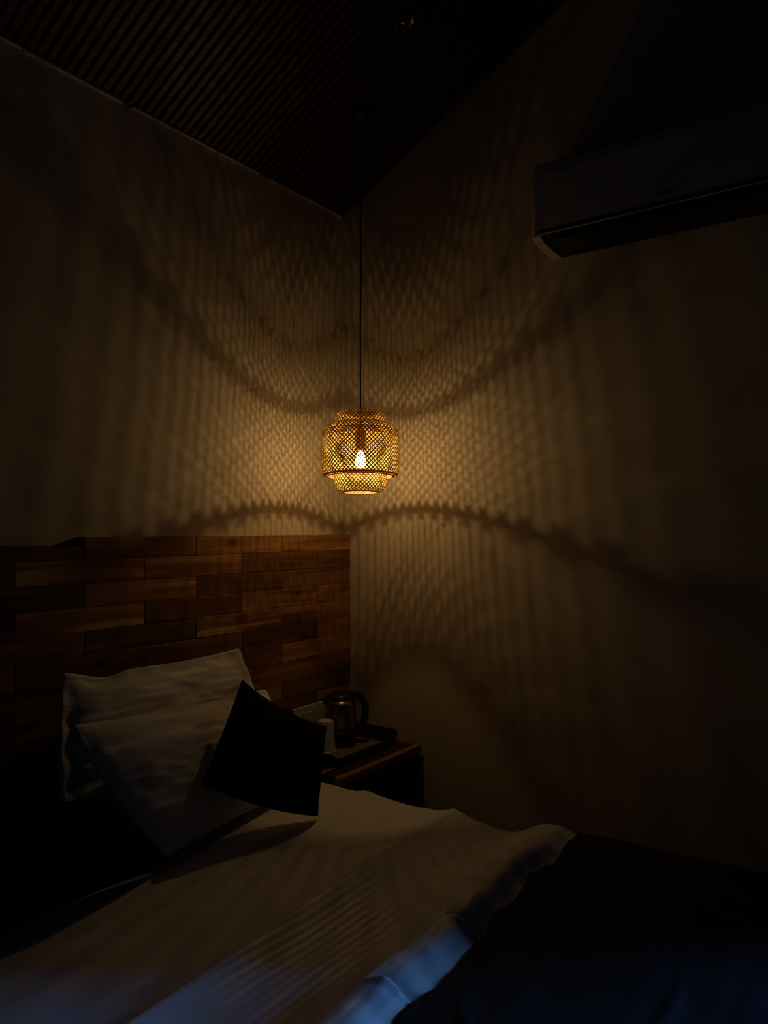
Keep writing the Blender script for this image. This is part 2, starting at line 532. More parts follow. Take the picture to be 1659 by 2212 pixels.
# ------------------------------------------------------------------ headboard panelling
HB_Y0, HB_TOP = 2.022, 1.392
bm = bmesh.new()
lay = bm.loops.layers.color.new('plank')
UNIT = 0.2105
XR = XW - 0.003
rows = 20
zt = HB_TOP
rnd = random.Random(5)
for r in range(rows):
    hgt = 0.066 if r == 0 else 0.0705
    zb = max(zt - hgt, 0.0)
    ks = [0] + list(range(2 if r % 2 == 0 else 1, 14, 2)) if r % 2 == 0 else [0] + list(range(1, 14, 2))
    for i in range(len(ks) - 1):
        xb_, xa_ = XR - UNIT * ks[i], XR - UNIT * ks[i + 1]
        if xa_ < -0.25:
            xa_ = -0.25
        if xb_ <= -0.25:
            continue
        dy = rnd.uniform(-0.0012, 0.0012)
        vs = box(bm, xa_ + 0.0004, xb_ - 0.0004, HB_Y0 + dy, YW - 0.001, zb + 0.0004, zt - 0.0004)
        if r == 0 and ks[i] >= 6:       # the top board is cut lower from here on
            for v in vs:
                if v.co.z > zt - 0.01:
                    v.co.z -= 0.026 if v.co.x > XR - UNIT * 6.5 else 0.016
        fs = set(fc for v in vs for fc in v.link_faces)
        col = (rnd.random(), rnd.random(), rnd.random(), 1)
        es = [e for e in set(e for v in vs for e in v.link_edges) if all(v.co.y < HB_Y0 + 0.01 for v in e.verts)]
        b2 = bmesh.ops.bevel(bm, geom=es, offset=0.0017 if not (r == 0 and i == 0) else 0.0022, segments=1, affect='EDGES')
        fs = set(fc for fc in fs if fc.is_valid) | set(b2['faces'])
        for v in b2['verts']:
            for fc in v.link_faces:
                fs.add(fc)
        for fc in fs:
            for lp in fc.loops:
                lp[lay] = col
    zt = zb
    if zt <= 0:
        break
hb = obj('headboard', bm, M['head'])
tag(hb, 'tall headboard panel of staggered reddish brown wooden planks on the wall', 'headboard')

# ------------------------------------------------------------------ bed
BX0, BX1, BY0, BY1 = 0.20, 2.00, 0.0, 2.005
bed = thing('bed', (1.1, 1.0, 0), 'wide low double bed made up in white and dark cloth below the plank headboard', 'bed')
bm = bmesh.new()
box(bm, BX0 + 0.03, BX1 - 0.03, BY0 + 0.03, BY1, 0.10, 0.30, 0.006)
obj('bed_base', bm, M['black'], bed)
bm = bmesh.new()
box(bm, BX0 + 0.012, BX1 - 0.012, BY0 + 0.012, BY1, 0.301, 0.535, 0.03)
obj('mattress', bm, M['mattress'], bed)
for lx in (BX0 + 0.12, BX1 - 0.12):
    for ly in (0.12, 1.85):
        bm = bmesh.new(); box(bm, lx - 0.03, lx + 0.03, ly - 0.03, ly + 0.03, 0, 0.0995, 0.004)
        obj('leg', bm, M['black'], bed)


def yf(x):       # where the white bedding goes under the dark runner
    return 0.72 + 0.060 * (x - 1.06) / 0.92 + 0.006 * math.sin(9 * x) + 0.004 * math.sin(23 * x + 1)


def ridge_y(x):
    return 1.112 + 0.062 * (x - 0.79) / 1.18 + 0.006 * math.sin(5 * x + 1.0)


def sheet_h(x, y):
    z = 0.553
    # broad unevenness
    z += 0.010 * nz(x * 2.3, y * 3.3, 1.0) + 0.004 * nz(x * 6, y * 10, 4.0)
    # long pressed folds across the bed
    z += 0.0026 * nz(x * 3.0, y * 26, 7.7) * sstep(1.75, 1.2, y)
    # raised fold across the bed
    d = y - ridge_y(x)
    am = 0.024 + 0.006 * nz(x * 3, 2.2)
    z += am * (math.exp(-d / 0.05) if d > 0 else math.exp(-(abs(d) / 0.065) ** 1.4))
    # second soft fold
    d2 = y - (1.47 + 0.10 * (x - 1.7) + 0.01 * math.sin(6 * x))
    z += 0.007 * math.exp(-(d2 / 0.03) ** 2) * sstep(1.5, 1.8, x)
    # thick roll next to the runner
    f = yf(x)
    inl = sstep(2.02, 1.75, x)
    pk = 0.056 + 0.022 * inl + 0.006 * nz(x * 5, 9.1)
    z += pk * sstep(f + 0.21, f + 0.07, y)
    z -= (0.012 + 0.028 * inl) * sstep(f + 0.052, f - 0.004, y)
    # gathers and darts on the roll
    g = math.exp(-((y - (f + 0.03)) / 0.05) ** 2)
    z += g * (0.003 * math.sin(x * 62 + 2 * math.sin(x * 11)) + 0.0025 * nz(x * 30, y * 12))
    for dx, dyy, amp in ((1.372, 0.05, 0.012), (1.10, 0.06, 0.014), (0.93, 0.08, 0.016)):
        q = (x - dx) + 0.45 * (y - f)
        z += amp * math.exp(-(q / 0.008) ** 2) * math.exp(-((y - f - dyy * 0.6) / 0.035) ** 2)
        z -= amp * math.exp(-((q - 0.016) / 0.010) ** 2) * math.exp(-((y - f - dyy * 0.6) / 0.04) ** 2)
    return z


def drape(hfun, x0, x1, y0, y1, nx, ny, drop_r=True, drop_l=True, drop_f=False, hang=0.28, off=0.0, wav=0.006):
    """cloth laid on the bed: top grid with its sides hanging over the edges"""
    bm = bmesh.new()
    uvl = bm.loops.layers.uv.new('UVMap')
    R = 0.035
    arc = R * PI / 2
    span_x = []
    nh = 14

    def side(s):      # s metres past the start of the rounded edge -> (outward, down)
        if s < arc:
            a = s / R
            return R * math.sin(a), R * (1 - math.cos(a))
        return R + 0.02 * (s - arc), R + (s - arc)
    L = arc + hang
    ss = [arc * i / 6 for i in range(1, 7)] + [arc + hang * i / nh for i in range(1, nh + 1)]
    xs = [('L', s) for s in reversed(ss)] if drop_l else []
    xs += [('T', x0 + R + (x1 - x0 - 2 * R) * i / nx) for i in range(nx + 1)]
    xs += [('R', s) for s in ss] if drop_r else []
    ysl = [('F', s) for s in reversed(ss)] if drop_f else []
    ya = y0 + R if drop_f else y0
    ysl += [('T', ya + (y1 - ya) * i / ny) for i in range(ny + 1)]
    grid = []
    uvs = {}
    for kx, vx in xs:
        col = []
        for ky, vy in ysl:
            ox = oz = oy = 0
            if kx == 'T':
                X = vx
            elif kx == 'R':
                o_, d_ = side(vx); X = x1 - R + o_; oz += d_
            else:
                o_, d_ = side(vx); X = x0 + R - o_; oz += d_
            if ky == 'T':
                Y = vy
            else:
                o_, d_ = side(vy); Y = y0 + R - o_; oz = max(oz, d_)
            Xc = min(max(X, x0 + R), x1 - R)
            Yc = max(Y, ya)
            z = hfun(Xc, Yc)
            zz = z - oz + off
            w = min(1.0, oz / 0.05)
            if kx in 'LR':
                sg = 1 if kx == 'R' else -1
                X += sg * w * (wav * math.sin(Y * 19) + wav * 0.7 * math.sin(Y * 37 + 1.3))
                X += sg * 0.006 * math.sin(Y * 11) * (1 - w)
            if ky == 'F':
                Y -= w * wav * math.sin(X * 21)
            v = bm.verts.new((X + (off if kx == 'R' else -off if kx == 'L' else 0), Y - (off if ky == 'F' else 0), zz))
            uvs[v] = (X, Y)
            col.append(v)
        grid.append(col)
    for i in range(len(grid) - 1):
        for j in range(len(grid[0]) - 1):
            fc = bm.faces.new((grid[i][j], grid[i + 1][j], grid[i + 1][j + 1], grid[i][j + 1]))
            for lp in fc.loops:
                lp[uvl].uv = uvs[lp.vert]
    return bm


bm = drape(sheet_h, BX0, BX1 + 0.012, 0.30, 2.0, 300, 320, hang=0.22)
sheet = obj('bed_sheet', bm, M['sheet'], smooth=True)
sm = sheet.modifiers.new('thick', 'SOLIDIFY'); sm.thickness = 0.004; sm.offset = -1
tag(sheet, 'rumpled white satin striped sheet spread over the bed', 'bedding')


def runner_h(x, y):
    z = sheet_h(x, max(y, 0.45)) if y > 0.62 else 0.0
    flat = 0.553 + 0.0475 + 0.003 * nz(x * 2.5, y * 3, 3.0)
    z = flat + 0.005 * nz(x * 4 + y * 3, y * 3 - x * 2, 11.0)
    # shallow wrinkles
    q = abs(nz(x * 2.6 + 3, y * 2.6 + 1, 5.0))
    z += 0.007 * math.exp(-(q / 0.05) ** 2)
    return z


class _R: pass


def runner_final(x, y):
    f = yf(x)
    zr = runner_h(x, y)
    zs = sheet_h(x, y) + 0.008
    w = sstep(f - 0.10, f - 0.02, y)
    return max(zr * (1 - w) + zs * w, zs)


# runner: top grid whose far edge follows yf(x)
bm = bmesh.new()
nx, ny = 190, 110
R = 0.04
arc = R * PI / 2
hang = 0.26
colsx = [('L', hang * i / 8 + arc) for i in range(8, 0, -1)] + [('L', arc * i / 5) for i in range(5, 0, -1)]
X0r, X1r = BX0 - 0.006, BX1 + 0.020
colsx += [('T', X0r + R + (X1r - X0r - 2 * R) * i / nx) for i in range(nx + 1)]
colsx += [('R', arc * i / 5) for i in range(1, 6)] + [('R', arc + hang * i / 8) for i in range(1, 9)]
g = []
for kx, vx in colsx:
    col = []
    dz = 0
    if kx == 'T':
        X = vx; Xc = X
    else:
        if vx < arc:
            o_, d_ = R * math.sin(vx / R), R * (1 - math.cos(vx / R))
        else:
            o_, d_ = R + 0.03 * (vx - arc), R + vx - arc
        dz = d_
        X = X1r - R + o_ if kx == 'R' else X0r + R - o_
        Xc = min(max(X, X0r + R), X1r - R)
    fe = yf(min(Xc, 1.99)) + 0.004 * math.sin(Xc * 31)
    for j in range(-12, ny + 1):
        if j >= 0:
            Y = 0.02 + (fe - 0.02) * j / ny
            d2 = 0
        else:
            s = -j * 0.03
            Y = 0.02 - min(s, 0.04) - 0.02 * s
            d2 = max(0, s - 0.02)
        z = runner_final(Xc, max(Y, 0.02)) - max(dz, d2)
        wv = min(1, dz / 0.05)
        xx = X + (1 if kx == 'R' else -1) * wv * 0.008 * math.sin(Y * 23)
        col.append(bm.verts.new((xx, Y, z)))
    g.append(col)
for i in range(len(g) - 1):
    for j in range(len(g[0]) - 1):
        bm.faces.new((g[i][j], g[i + 1][j], g[i + 1][j + 1], g[i][j + 1]))
run = obj('bed_runner', bm, M['runner'], smooth=True)
sm = run.modifiers.new('thick', 'SOLIDIFY'); sm.thickness = 0.006; sm.offset = -1
tag(run, 'dark navy runner laid across the foot of the bed', 'bed runner')


# ------------------------------------------------------------------ pillows and cushions
def cushion(name, TL, TR, BR, BL, T, mat, flange=0.0, pinch=0.05, pu=None, notch=0.0, n=64, seed=0.0, wr=0.004, sag=0.0, bow=0.0, back=1.0, pw=2.2, ruffle=0.0):
    TL, TR, BR, BL = map(Vector, (TL, TR, BR, BL))
    N = ((TR - TL) + (BR - BL)).cross((TL - BL) + (TR - BR)).normalized()
    cv = Vector((0, 0, H_CAM)) - (TL + BR) / 2
    DN = ((BL + BR) - (TL + TR)).normalized()
    if N.dot(cv) < 0:
        N = -N
    bm = bmesh.new()
    uvl = bm.loops.layers.uv.new('UVMap')
    S = {}
    UV = {}

    def pos(i, j, s):
        u = -1 + 2 * i / n; v = -1 + 2 * j / n
        pq = pinch if pu is None else pu
        uu = u * (1 - pq * (1 - v * v) - 0.3 * pq * (1 - abs(v)))
        vv = v * (1 - pinch * (1 - u * u) - 0.3 * pinch * (1 - abs(u)))
        a, b = (uu + 1) / 2, (vv + 1) / 2
        P = (TL * (1 - a) + TR * a) * (1 - b) + (BL * (1 - a) + BR * a) * b
        fu, fv = min(1, abs(u) / (1 - flange)), min(1, abs(v) / (1 - flange * 1.4))
        q = max(0.0, (1 - fu ** pw)) * max(0.0, (1 - fv ** pw))
        th = T * q ** 0.55
        edge = min(1 - abs(u), 1 - abs(v))
        w = wr * (nz(u * 2.2 + seed, v * 5 + seed, seed) + 0.6 * nz(u * 7 + seed, v * 11, seed + 3)) * min(1, edge * 8)
        # creases radiating from the corners
        w += wr * 0.9 * math.sin((u * v) * 14 + seed) * (abs(u) * abs(v)) * min(1, edge * 6)
        fl = 0.0
        if flange and (fu >= 1 or fv >= 1):
            fl = ruffle * math.sin(u * 23 + seed) * math.sin(v * 17 + 1 + seed)
        P = P + N * (s * (th * (1.0 if s > 0 else back) + 0.0015) + w + fl)
        P = P + DN * bow * (1 - u * u)
        P.z -= notch * math.exp(-((a - 0.19) / 0.10) ** 2) * (1 - b) ** 3
        P.z -= sag * (1 - u * u) * (1 - b) ** 2
        return P, (a, 1 - b)
    for s in (1, -1):
        for i in range(n + 1):
            for j in range(n + 1):
                bd = i in (0, n) or j in (0, n)
                if bd and s == -1:
                    S[(i, j, s)] = S[(i, j, 1)]
                    continue
                P, uv = pos(i, j, s if not bd else 0.0001)
                v = bm.verts.new(P)
                S[(i, j, s)] = v
                UV[v] = uv
        for i in range(n):
            for j in range(n):
                fc = bm.faces.new((S[(i, j, s)], S[(i + 1, j, s)], S[(i + 1, j + 1, s)], S[(i, j + 1, s)]))
                for lp in fc.loops:
                    lp[uvl].uv = UV[lp.vert]
    return obj(name, bm, mat, smooth=True)


p1 = cushion('pillow', (1.200, 1.955, 1.018), (1.872, 1.962, 1.000), (1.90, 1.800, 0.585), (1.120, 1.800, 0.590),
             0.060, M['pillow_s'], flange=0.10, pinch=0.03, pu=-0.035, notch=0.020, seed=1.3, wr=0.008, sag=0.008, ruffle=0.003)
tag(p1, 'white striped pillow with a wide border standing upright against the headboard', 'pillow', 'white bed pillows')
p2 = cushion('pillow', (1.128, 1.790, 0.914), (1.850, 1.815, 0.880), (1.850, 1.670, 0.580), (1.270, 1.600, 0.572),
             0.058, M['pillow'], flange=0.05, pinch=0.02, pu=-0.06, seed=6.1, wr=0.006, sag=0.006, ruffle=0.002)
tag(p2, 'plain white pillow leaning in front of the upright striped pillow', 'pillow', 'white bed pillows')
c1 = cushion('cushion', (1.625, 1.690, 0.963), (1.830, 1.530, 0.803), (1.724, 1.474, 0.566), (1.362, 1.572, 0.742),
             0.050, M['cushion'], flange=0.0, pinch=0.02, bow=0.020, seed=3.3, wr=0.002, pw=2.0)
tag(c1, 'black square cushion standing on its corner against the white pillow near the nightstand', 'cushion', 'black cushions')
c2 = cushion('cushion', (0.60, 1.66, 0.83), (1.060, 1.560, 0.802), (1.268, 1.592, 0.566), (0.72, 1.600, 0.566),
             0.056, M['cushion'], flange=0.0, pinch=0.012, seed=8.3, wr=0.002, pw=2.0)
tag(c2, 'black cushion slumped on the sheet at the left edge of the bed', 'cushion', 'black cushions')

# ------------------------------------------------------------------ nightstand
NX0, NX1, NY0, NY1, NZ = 2.062, 2.566, 1.655, 2.019, 0.552
ns = thing('nightstand', ((NX0 + NX1) / 2, (NY0 + NY1) / 2, 0), 'black nightstand with a striped wooden top in the corner beside the bed', 'nightstand')
bm = bmesh.new()
lay = bm.loops.layers.color.new('plank')
yb = [NY0, NY0 + 0.030, NY0 + 0.092, NY0 + 0.112, NY0 + 0.175, NY0 + 0.245, NY0 + 0.305, NY1]
cl = [(0.95, 0.2, 0.7, 1), (0.12, 0.9, 0.1, 1), (0.8, 0.3, 0.5, 1), (0.2, 0.5, 0.9, 1), (0.6, 0.1, 0.3, 1), (0.3, 0.6, 0.2, 1), (0.7, 0.4, 0.4, 1)]
for i in range(7):
    before = set(bm.faces)
    box(bm, NX0, NX1, yb[i] + 0.0002, yb[i + 1] - 0.0002, NZ - 0.028, NZ, 0.0008)
    for fc in set(bm.faces) - before:
        for lp in fc.loops:
            lp[lay] = cl[i]
obj('tabletop', bm, M['top'], ns)
bm = bmesh.new()
zc = NZ - 0.0285
box(bm, NX0 + 0.01, NX0 + 0.03, NY0 + 0.012, NY1, 0.04, zc, 0.001)
box(bm, NX1 - 0.03, NX1 - 0.01, NY0 + 0.012, NY1, 0.04, zc, 0.001)
box(bm, NX0 + 0.03, NX1 - 0.03, NY1 - 0.015, NY1, 0.04, zc)
box(bm, NX0 + 0.03, NX1 - 0.03, NY0 + 0.02, NY1 - 0.015, 0.04, 0.06)
box(bm, NX0 + 0.03, NX1 - 0.03, NY0 + 0.02, NY1 - 0.015, 0.33, 0.35)
box(bm, NX0 + 0.04, NX1 - 0.04, NY0 + 0.04, NY1 - 0.03, 0.0, 0.04)
obj('carcass', bm, M['black'], ns)
bm = bmesh.new(); box(bm, NX0 + 0.032, NX1 - 0.032, NY0 + 0.016, NY0 + 0.034, 0.356, zc - 0.006, 0.0015)
obj('drawer', bm, M['black'], ns)

# ------------------------------------------------------------------ tray, kettle, cups, switch plate
TX0, TX1, TY0, TY1 = 2.125, 2.555, 1.742, 1.985
tr = thing('tray', ((TX0 + TX1) / 2, (TY0 + TY1) / 2, NZ), 'black serving tray with a wide rim and raised ends on the nightstand', 'tray')


def rrect(cx, cy, hx, hy, r, n=8):
    pts = []
    for sx, sy, a0 in ((1, 1, 0), (-1, 1, 90), (-1, -1, 180), (1, -1, 270)):
        for i in range(n + 1):
            a = math.radians(a0 + 90 * i / n)
            pts.append((cx + sx * (hx - r) + r * math.cos(a), cy + sy * (hy - r) + r * math.sin(a)))
    return pts


def loft(bm, loops, close_first=True, close_last=True):
    rings = [[bm.verts.new(p) for p in lp] for lp in loops]
    n = len(rings[0])
    for i in range(len(rings) - 1):
        for k in range(n):
            bm.faces.new((rings[i][k], rings[i][(k + 1) % n], rings[i + 1][(k + 1) % n], rings[i + 1][k]))
    if close_first: bm.faces.new(rings[0][::-1])
    if close_last: bm.faces.new(rings[-1])


cx, cy, hx, hy = (TX0 + TX1) / 2, (TY0 + TY1) / 2, (TX1 - TX0) / 2, (TY1 - TY0) / 2


def tl(inset, z, lift):
    out = []
    for (px, py) in rrect(cx, cy, hx - inset, hy - inset, 0.045 - inset * 0.5):
        e = sstep(hx * 0.80, hx * 0.98, abs(px - cx)) * lift
        out.append((px, py, NZ + z + e))
    return out


bm = bmesh.new()
loft(bm, [tl(0.035, 0.0005, 0), tl(0.006, 0.014, 0.010), tl(0.0, 0.020, 0.026), tl(0.004, 0.022, 0.028), tl(0.014, 0.018, 0.020), tl(0.052, 0.006, 0), ])
obj('tray_body', bm, M['lacquer'], tr, smooth=False)
bm = bmesh.new()
loft(bm, [[(p[0], p[1], NZ + 0.0062) for p in tl(0.055, 0, 0)], [(p[0], p[1], NZ + 0.0072) for p in tl(0.056, 0, 0)]])
lin = obj('tray_liner', bm, M['liner'], tr)
lin['label'] = 'pale patterned liner in the tray'

KX, KY, KZ = 2.372, 1.912, NZ + 0.0078
ke = thing('kettle', (KX, KY, KZ), 'stainless steel electric kettle with black lid and handle on the tray', 'kettle')
bm = bmesh.new()
lathe_solid(bm, [(0.062, 0), (0.066, 0.004), (0.066, 0.016), (0.060, 0.022), (0.060, 0.042), (0.0585, 0.046)], 56, (KX, KY, KZ))
obj('power_base', bm, M['blackp'], ke, smooth=True)
bm = bmesh.new()
lathe_solid(bm, [(0.0605, 0.0465), (0.0640, 0.054), (0.0650, 0.08), (0.0630, 0.12), (0.0590, 0.155), (0.0545, 0.178)], 56, (KX, KY, KZ))
obj('kettle_body', bm, M['steel'], ke, smooth=True)
bm = bmesh.new()
lathe_solid(bm, [(0.0545, 0.1785), (0.0555, 0.182), (0.0535, 0.192), (0.044, 0.201), (0.024, 0.205), (0.012, 0.206)], 48, (KX, KY, KZ))
obj('lid', bm, M['blackp'], ke, smooth=True)
hd = Vector((0.70, -0.714, 0)).normalized()
bm = bmesh.new()
pts = []
for i in range(17):
    a = math.radians(100 - 190 * i / 16)
    rr = 0.052 + 0.050 * math.cos(a)
    if i == 0: rr = 0.036
    pts.append(Vector((KX, KY, KZ + 0.128 + 0.070 * math.sin(a))) + hd * rr)
tube(bm, pts, [0.009] + [0.0115] * 14 + [0.010, 0.008], 12, 1.25)
obj('handle', bm, M['blackp'], ke, smooth=True)
bm = bmesh.new()
sp = -hd
side = Vector((-sp.y, sp.x, 0))
b0 = Vector((KX, KY, KZ))
quadprism(bm, [b0 + sp * 0.044 + side * 0.020 + Vector((0, 0, 0.176)), b0 + sp * 0.044 - side * 0.020 + Vector((0, 0, 0.176)),
               b0 + sp * 0.074 + Vector((0, 0, 0.178)), ], (0, 0, 0.001))
tri_a = [b0 + sp * 0.047 + side * 0.018 + Vector((0, 0, 0.135)), b0 + sp * 0.047 - side * 0.018 + Vector((0, 0, 0.135)), b0 + sp * 0.050 + Vector((0, 0, 0.132))]
tri_b = [b0 + sp * 0.044 + side * 0.020 + Vector((0, 0, 0.176)), b0 + sp * 0.044 - side * 0.020 + Vector((0, 0, 0.176)), b0 + sp * 0.074 + Vector((0, 0, 0.178))]
loft(bm, [tri_a, tri_b])
obj('spout', bm, M['steel'], ke)

for (ux, uy, sc_, lb) in ((2.262, 1.895, 1.0, 'white paper cup stack turned upside down beside the kettle'),
                          (2.178, 1.922, 0.93, 'white upturned paper cup half hidden behind the black cushion')):
    bm = bmesh.new()
    h = 0.118 * sc_
    zz = KZ - 0.0003
    lathe(bm, [(0.0385, 0.002), (0.0395, 0.0), (0.040, 0.002), (0.0395, 0.004), (0.0375, 0.006), (0.0285, h - 0.002), (0.0280, h), (0.0268, h - 0.001), (0.026, h - 0.006)], 40, (ux, uy, zz))
    r = lathe(bm, [(0.026, h - 0.006), (0.0005, h - 0.006)], 40, (ux, uy, zz))
    cu = obj('paper_cup', bm, M['paper'], smooth=False)
    tag(cu, lb, 'cup', 'upturned paper cups')

sw = thing('switch_plate', (2.305, HB_Y0 - 0.002, 0.66), 'white switch and socket plate on the headboard behind the cups', 'switch plate')
bm = bmesh.new(); box(bm, 2.205, 2.405, HB_Y0 - 0.014, HB_Y0 - 0.0022, 0.618, 0.714, 0.002)
obj('plate', bm, M['plate'], sw)
for i in range(3):
    bm = bmesh.new(); box(bm, 2.225 + i * 0.030, 2.250 + i * 0.030, HB_Y0 - 0.0175, HB_Y0 - 0.0142, 0.642, 0.690, 0.001)
    obj('switch', bm, M['plate'], sw)

# ------------------------------------------------------------------ air conditioner
AY0, AY1 = 0.155, 1.100
AF = XW - 0.200
ac = thing('air_conditioner', (XW - 0.1, (AY0 + AY1) / 2, 2.376), 'white split air conditioner mounted high on the right wall', 'air conditioner')
ZB, ZT = 2.376, 2.668
# body shell: rounded ends, profile swept along the wall as stacked plan outlines
bm = bmesh.new()
secs = [(0.1985, 2.3965, 0.024), (0.200, 2.3995, 0.024), (0.200, 2.52, 0.024), (0.1995, 2.60, 0.024), (0.197, 2.626, 0.026), (0.188, 2.638, 0.030), (0.150, 2.648, 0.034), (0.10, 2.652, 0.034), (0.012, 2.654, 0.010)]
loops = []
for d, z, rr in secs:
    pts = [(XW - 0.001, AY0), (XW - 0.001, AY1)]
    a = []
    rr = min(rr, d * 0.5)
    for i in range(9):
        t = math.radians(90 * i / 8)
        a.append((XW - d + rr - rr * math.sin(t), AY1 - rr + rr * math.cos(t)))
    b = []
    for i in range(9):
        t = math.radians(90 * i / 8)
        b.append((XW - d + rr - rr * math.cos(t), AY0 + rr - rr * math.sin(t)))
    loops.append([(p[0], p[1], z) for p in pts + a + b])
loft(bm, loops, close_first=False)
# underside: end caps and back strip around the outlet
def under(bm, x0, x1, y0, y1, z0=2.377, z1=2.387):
    box(bm, x0, x1, y0, y1, z0, z1)
for ya, yb_ in ((AY1 - 0.036, AY1 - 0.003), (AY0 + 0.003, AY0 + 0.036)):
    quadprism(bm, [(XW - 0.192, ya, 2.3968), (XW - 0.16, ya, 2.385), (XW - 0.10, ya, 2.378), (XW - 0.002, ya, 2.3765), (XW - 0.002, ya, 2.40), (XW - 0.192, ya, 2.40)], (0, yb_ - ya, 0))
obj('casing', bm, M['acw'], ac, smooth=False)
bm = bmesh.new()      # outlet throat
quadprism(bm, [(XW - 0.1975, AY0 + 0.036, 2.3960), (XW - 0.008, AY0 + 0.036, 2.378), (XW - 0.008, AY0 + 0.036, 2.43), (XW - 0.17, AY0 + 0.036, 2.47)], (0, AY1 - AY0 - 0.072, 0))
obj('air_outlet', bm, M['acd'], ac)
bm = bmesh.new()      # louvre flap
quadprism(bm, [(XW - 0.175, AY0 + 0.06, 2.386), (XW - 0.06, AY0 + 0.06, 2.3765), (XW - 0.06, AY0 + 0.06, 2.3735), (XW - 0.175, AY0 + 0.06, 2.3815)], (0, AY1 - AY0 - 0.12, 0))
obj('louvre', bm, M['acd'], ac)
bm = bmesh.new()      # dark strip standing in for the shadow in the gap above the lip
box(bm, AF - 0.0007, AF + 0.01, AY0 + 0.026, AY1 - 0.026, 2.4030, 2.4125)
obj('groove_shadow', bm, M['acd'], ac)
bm = bmesh.new()      # thin bright lip below the groove
tube(bm, [(AF + 0.004, AY0 + 0.008, 2.4003), (AF - 0.0015, AY0 + 0.05, 2.4005), (AF - 0.0015, AY1 - 0.05, 2.4005), (AF + 0.0005, AY1 - 0.020, 2.4000), (AF + 0.010, AY1 - 0.005, 2.3970), (AF + 0.03, AY1 + 0.0005, 2.391)], 0.0015, 8)
lip = obj('lip', bm, M['chrome'], ac, smooth=True)
lip['label'] = 'thin shiny trim line'
# small slanted badge near the lower edge, and a faint print at the top left
bm = bmesh.new()
x_ = AF - 0.0008
segs = [(0.683, 0.673), (0.671, 0.662), (0.660, 0.651), (0.649, 0.640), (0.638, 0.628), (0.626, 0.616)]
for i, (ya, yb_) in enumerate(segs):
    z0, z1 = 2.4335, 2.4435
    s = -0.003
    if i % 3 == 0:
        bars = [((ya, z0), (ya - 0.0028, z0), (ya - 0.0028 + s, z1), (ya + s, z1)), ((ya - 0.002, z1 - 0.0025), (yb_ , z1 - 0.0025), (yb_ + s * 0.3, z1), (ya + s, z1)), ((ya - 0.001, z0 + 0.0035), (yb_, z0 + 0.0035), (yb_, z0 + 0.006), (ya - 0.001, z0 + 0.006))]
    elif i % 3 == 1:
        bars = [((ya, z0), (ya - 0.0028, z0), (ya - 0.0028 + s, z1), (ya + s, z1)), ((yb_ + 0.0028, z0), (yb_, z0), (yb_ + s, z1), (yb_ + 0.0028 + s, z1)), ((ya, z0), (yb_, z0), (yb_, z0 + 0.0026), (ya, z0 + 0.0026))]
    else:
        bars = [((ya, z0), (yb_, z0), (yb_, z0 + 0.0026), (ya, z0 + 0.0026)), ((ya + s, z1 - 0.0026), (yb_ + s, z1 - 0.0026), (yb_ + s, z1), (ya + s, z1)), ((ya - 0.003, z0), (ya - 0.006, z0), (ya - 0.006 + s, z1), (ya - 0.003 + s, z1))]
    for br in bars:
        quadprism(bm, [(x_, p[0], p[1]) for p in br], (0.0009, 0, 0))
obj('badge', bm, M['acg'], ac)
bm = bmesh.new()
for i in range(5):
    y_ = 1.010 - i * 0.0075
    quadprism(bm, [(AF + 0.0015, y_, 2.594), (AF + 0.0015, y_ - 0.005, 2.594), (AF + 0.0022, y_ - 0.0065, 2.600), (AF + 0.0022, y_ - 0.0015, 2.600)], (-0.0026, 0, 0))
obj('printed_mark', bm, M['acg'], ac)
bm = bmesh.new(); box(bm, AF - 0.0006, AF + 0.002, 0.345, 0.378, 2.515, 2.535)
obj('display', bm, M['led'], ac)

# ------------------------------------------------------------------ small nail in the wall
bm = bmesh.new()
R90 = Matrix.Rotation(-PI / 2, 4, 'Y')
lathe_solid(bm, [(0.0012, 0.0), (0.0012, 0.006), (0.0028, 0.0065), (0.0026, 0.0080), (0.001, 0.0086)], 14, (XW - 0.0002, 1.559, 1.434), R90)
nl = obj('nail', bm, M['blackp'])
tag(nl, 'tiny dark nail head in the right wall below the pendant lamp glow', 'nail')

# ------------------------------------------------------------------ recessed ceiling spot
DLx, DLy = 2.10, 1.421
nrm = Vector((0, -SL, -1)).normalized()
RZ = Vector((0, 0, -1)).rotation_difference(nrm).to_matrix().to_4x4()
cc = Vector((DLx, DLy, ceil_z(DLy))) + nrm * SD
dl = thing('ceiling_spotlight', cc, 'small unlit round spotlight set in the slatted ceiling', 'ceiling light')
bm = bmesh.new()
lathe(bm, [(0.030, -0.0035), (0.042, -0.0030), (0.044, 0.0), (0.030, 0.0)], 40, cc, RZ)
obj('bezel', bm, M['blackp'], dl, smooth=True)
bm = bmesh.new()
lathe(bm, [(0.030, -0.003), (0.027, 0.0), (0.020, 0.003), (0.012, 0.0045)], 40, cc, RZ)
obj('reflector', bm, M['chrome'], dl, smooth=True)
bm = bmesh.new()
lathe_solid(bm, [(0.012, 0.004), (0.012, -0.001), (0.008, -0.003), (0.002, -0.0036)], 24, cc, RZ)
obj('lens', bm, M['chrome'], dl, smooth=True)

# ------------------------------------------------------------------ woven pendant lamp
LX, LY = 2.231, 1.703
lamp = thing('pendant_lamp', (LX, LY, 1.548), 'lit woven bamboo pendant lamp hanging on a black cord in the room corner', 'pendant lamp')
PIV = Vector((LX, LY, 1.70))
TILT = Matrix.Rotation(math.radians(-3.5), 4, Vector((0.582, -0.813, 0)))


def tp(r, a, z):
    p = Vector((r * math.cos(a), r * math.sin(a), z - PIV.z))
    return PIV + (TILT @ p)


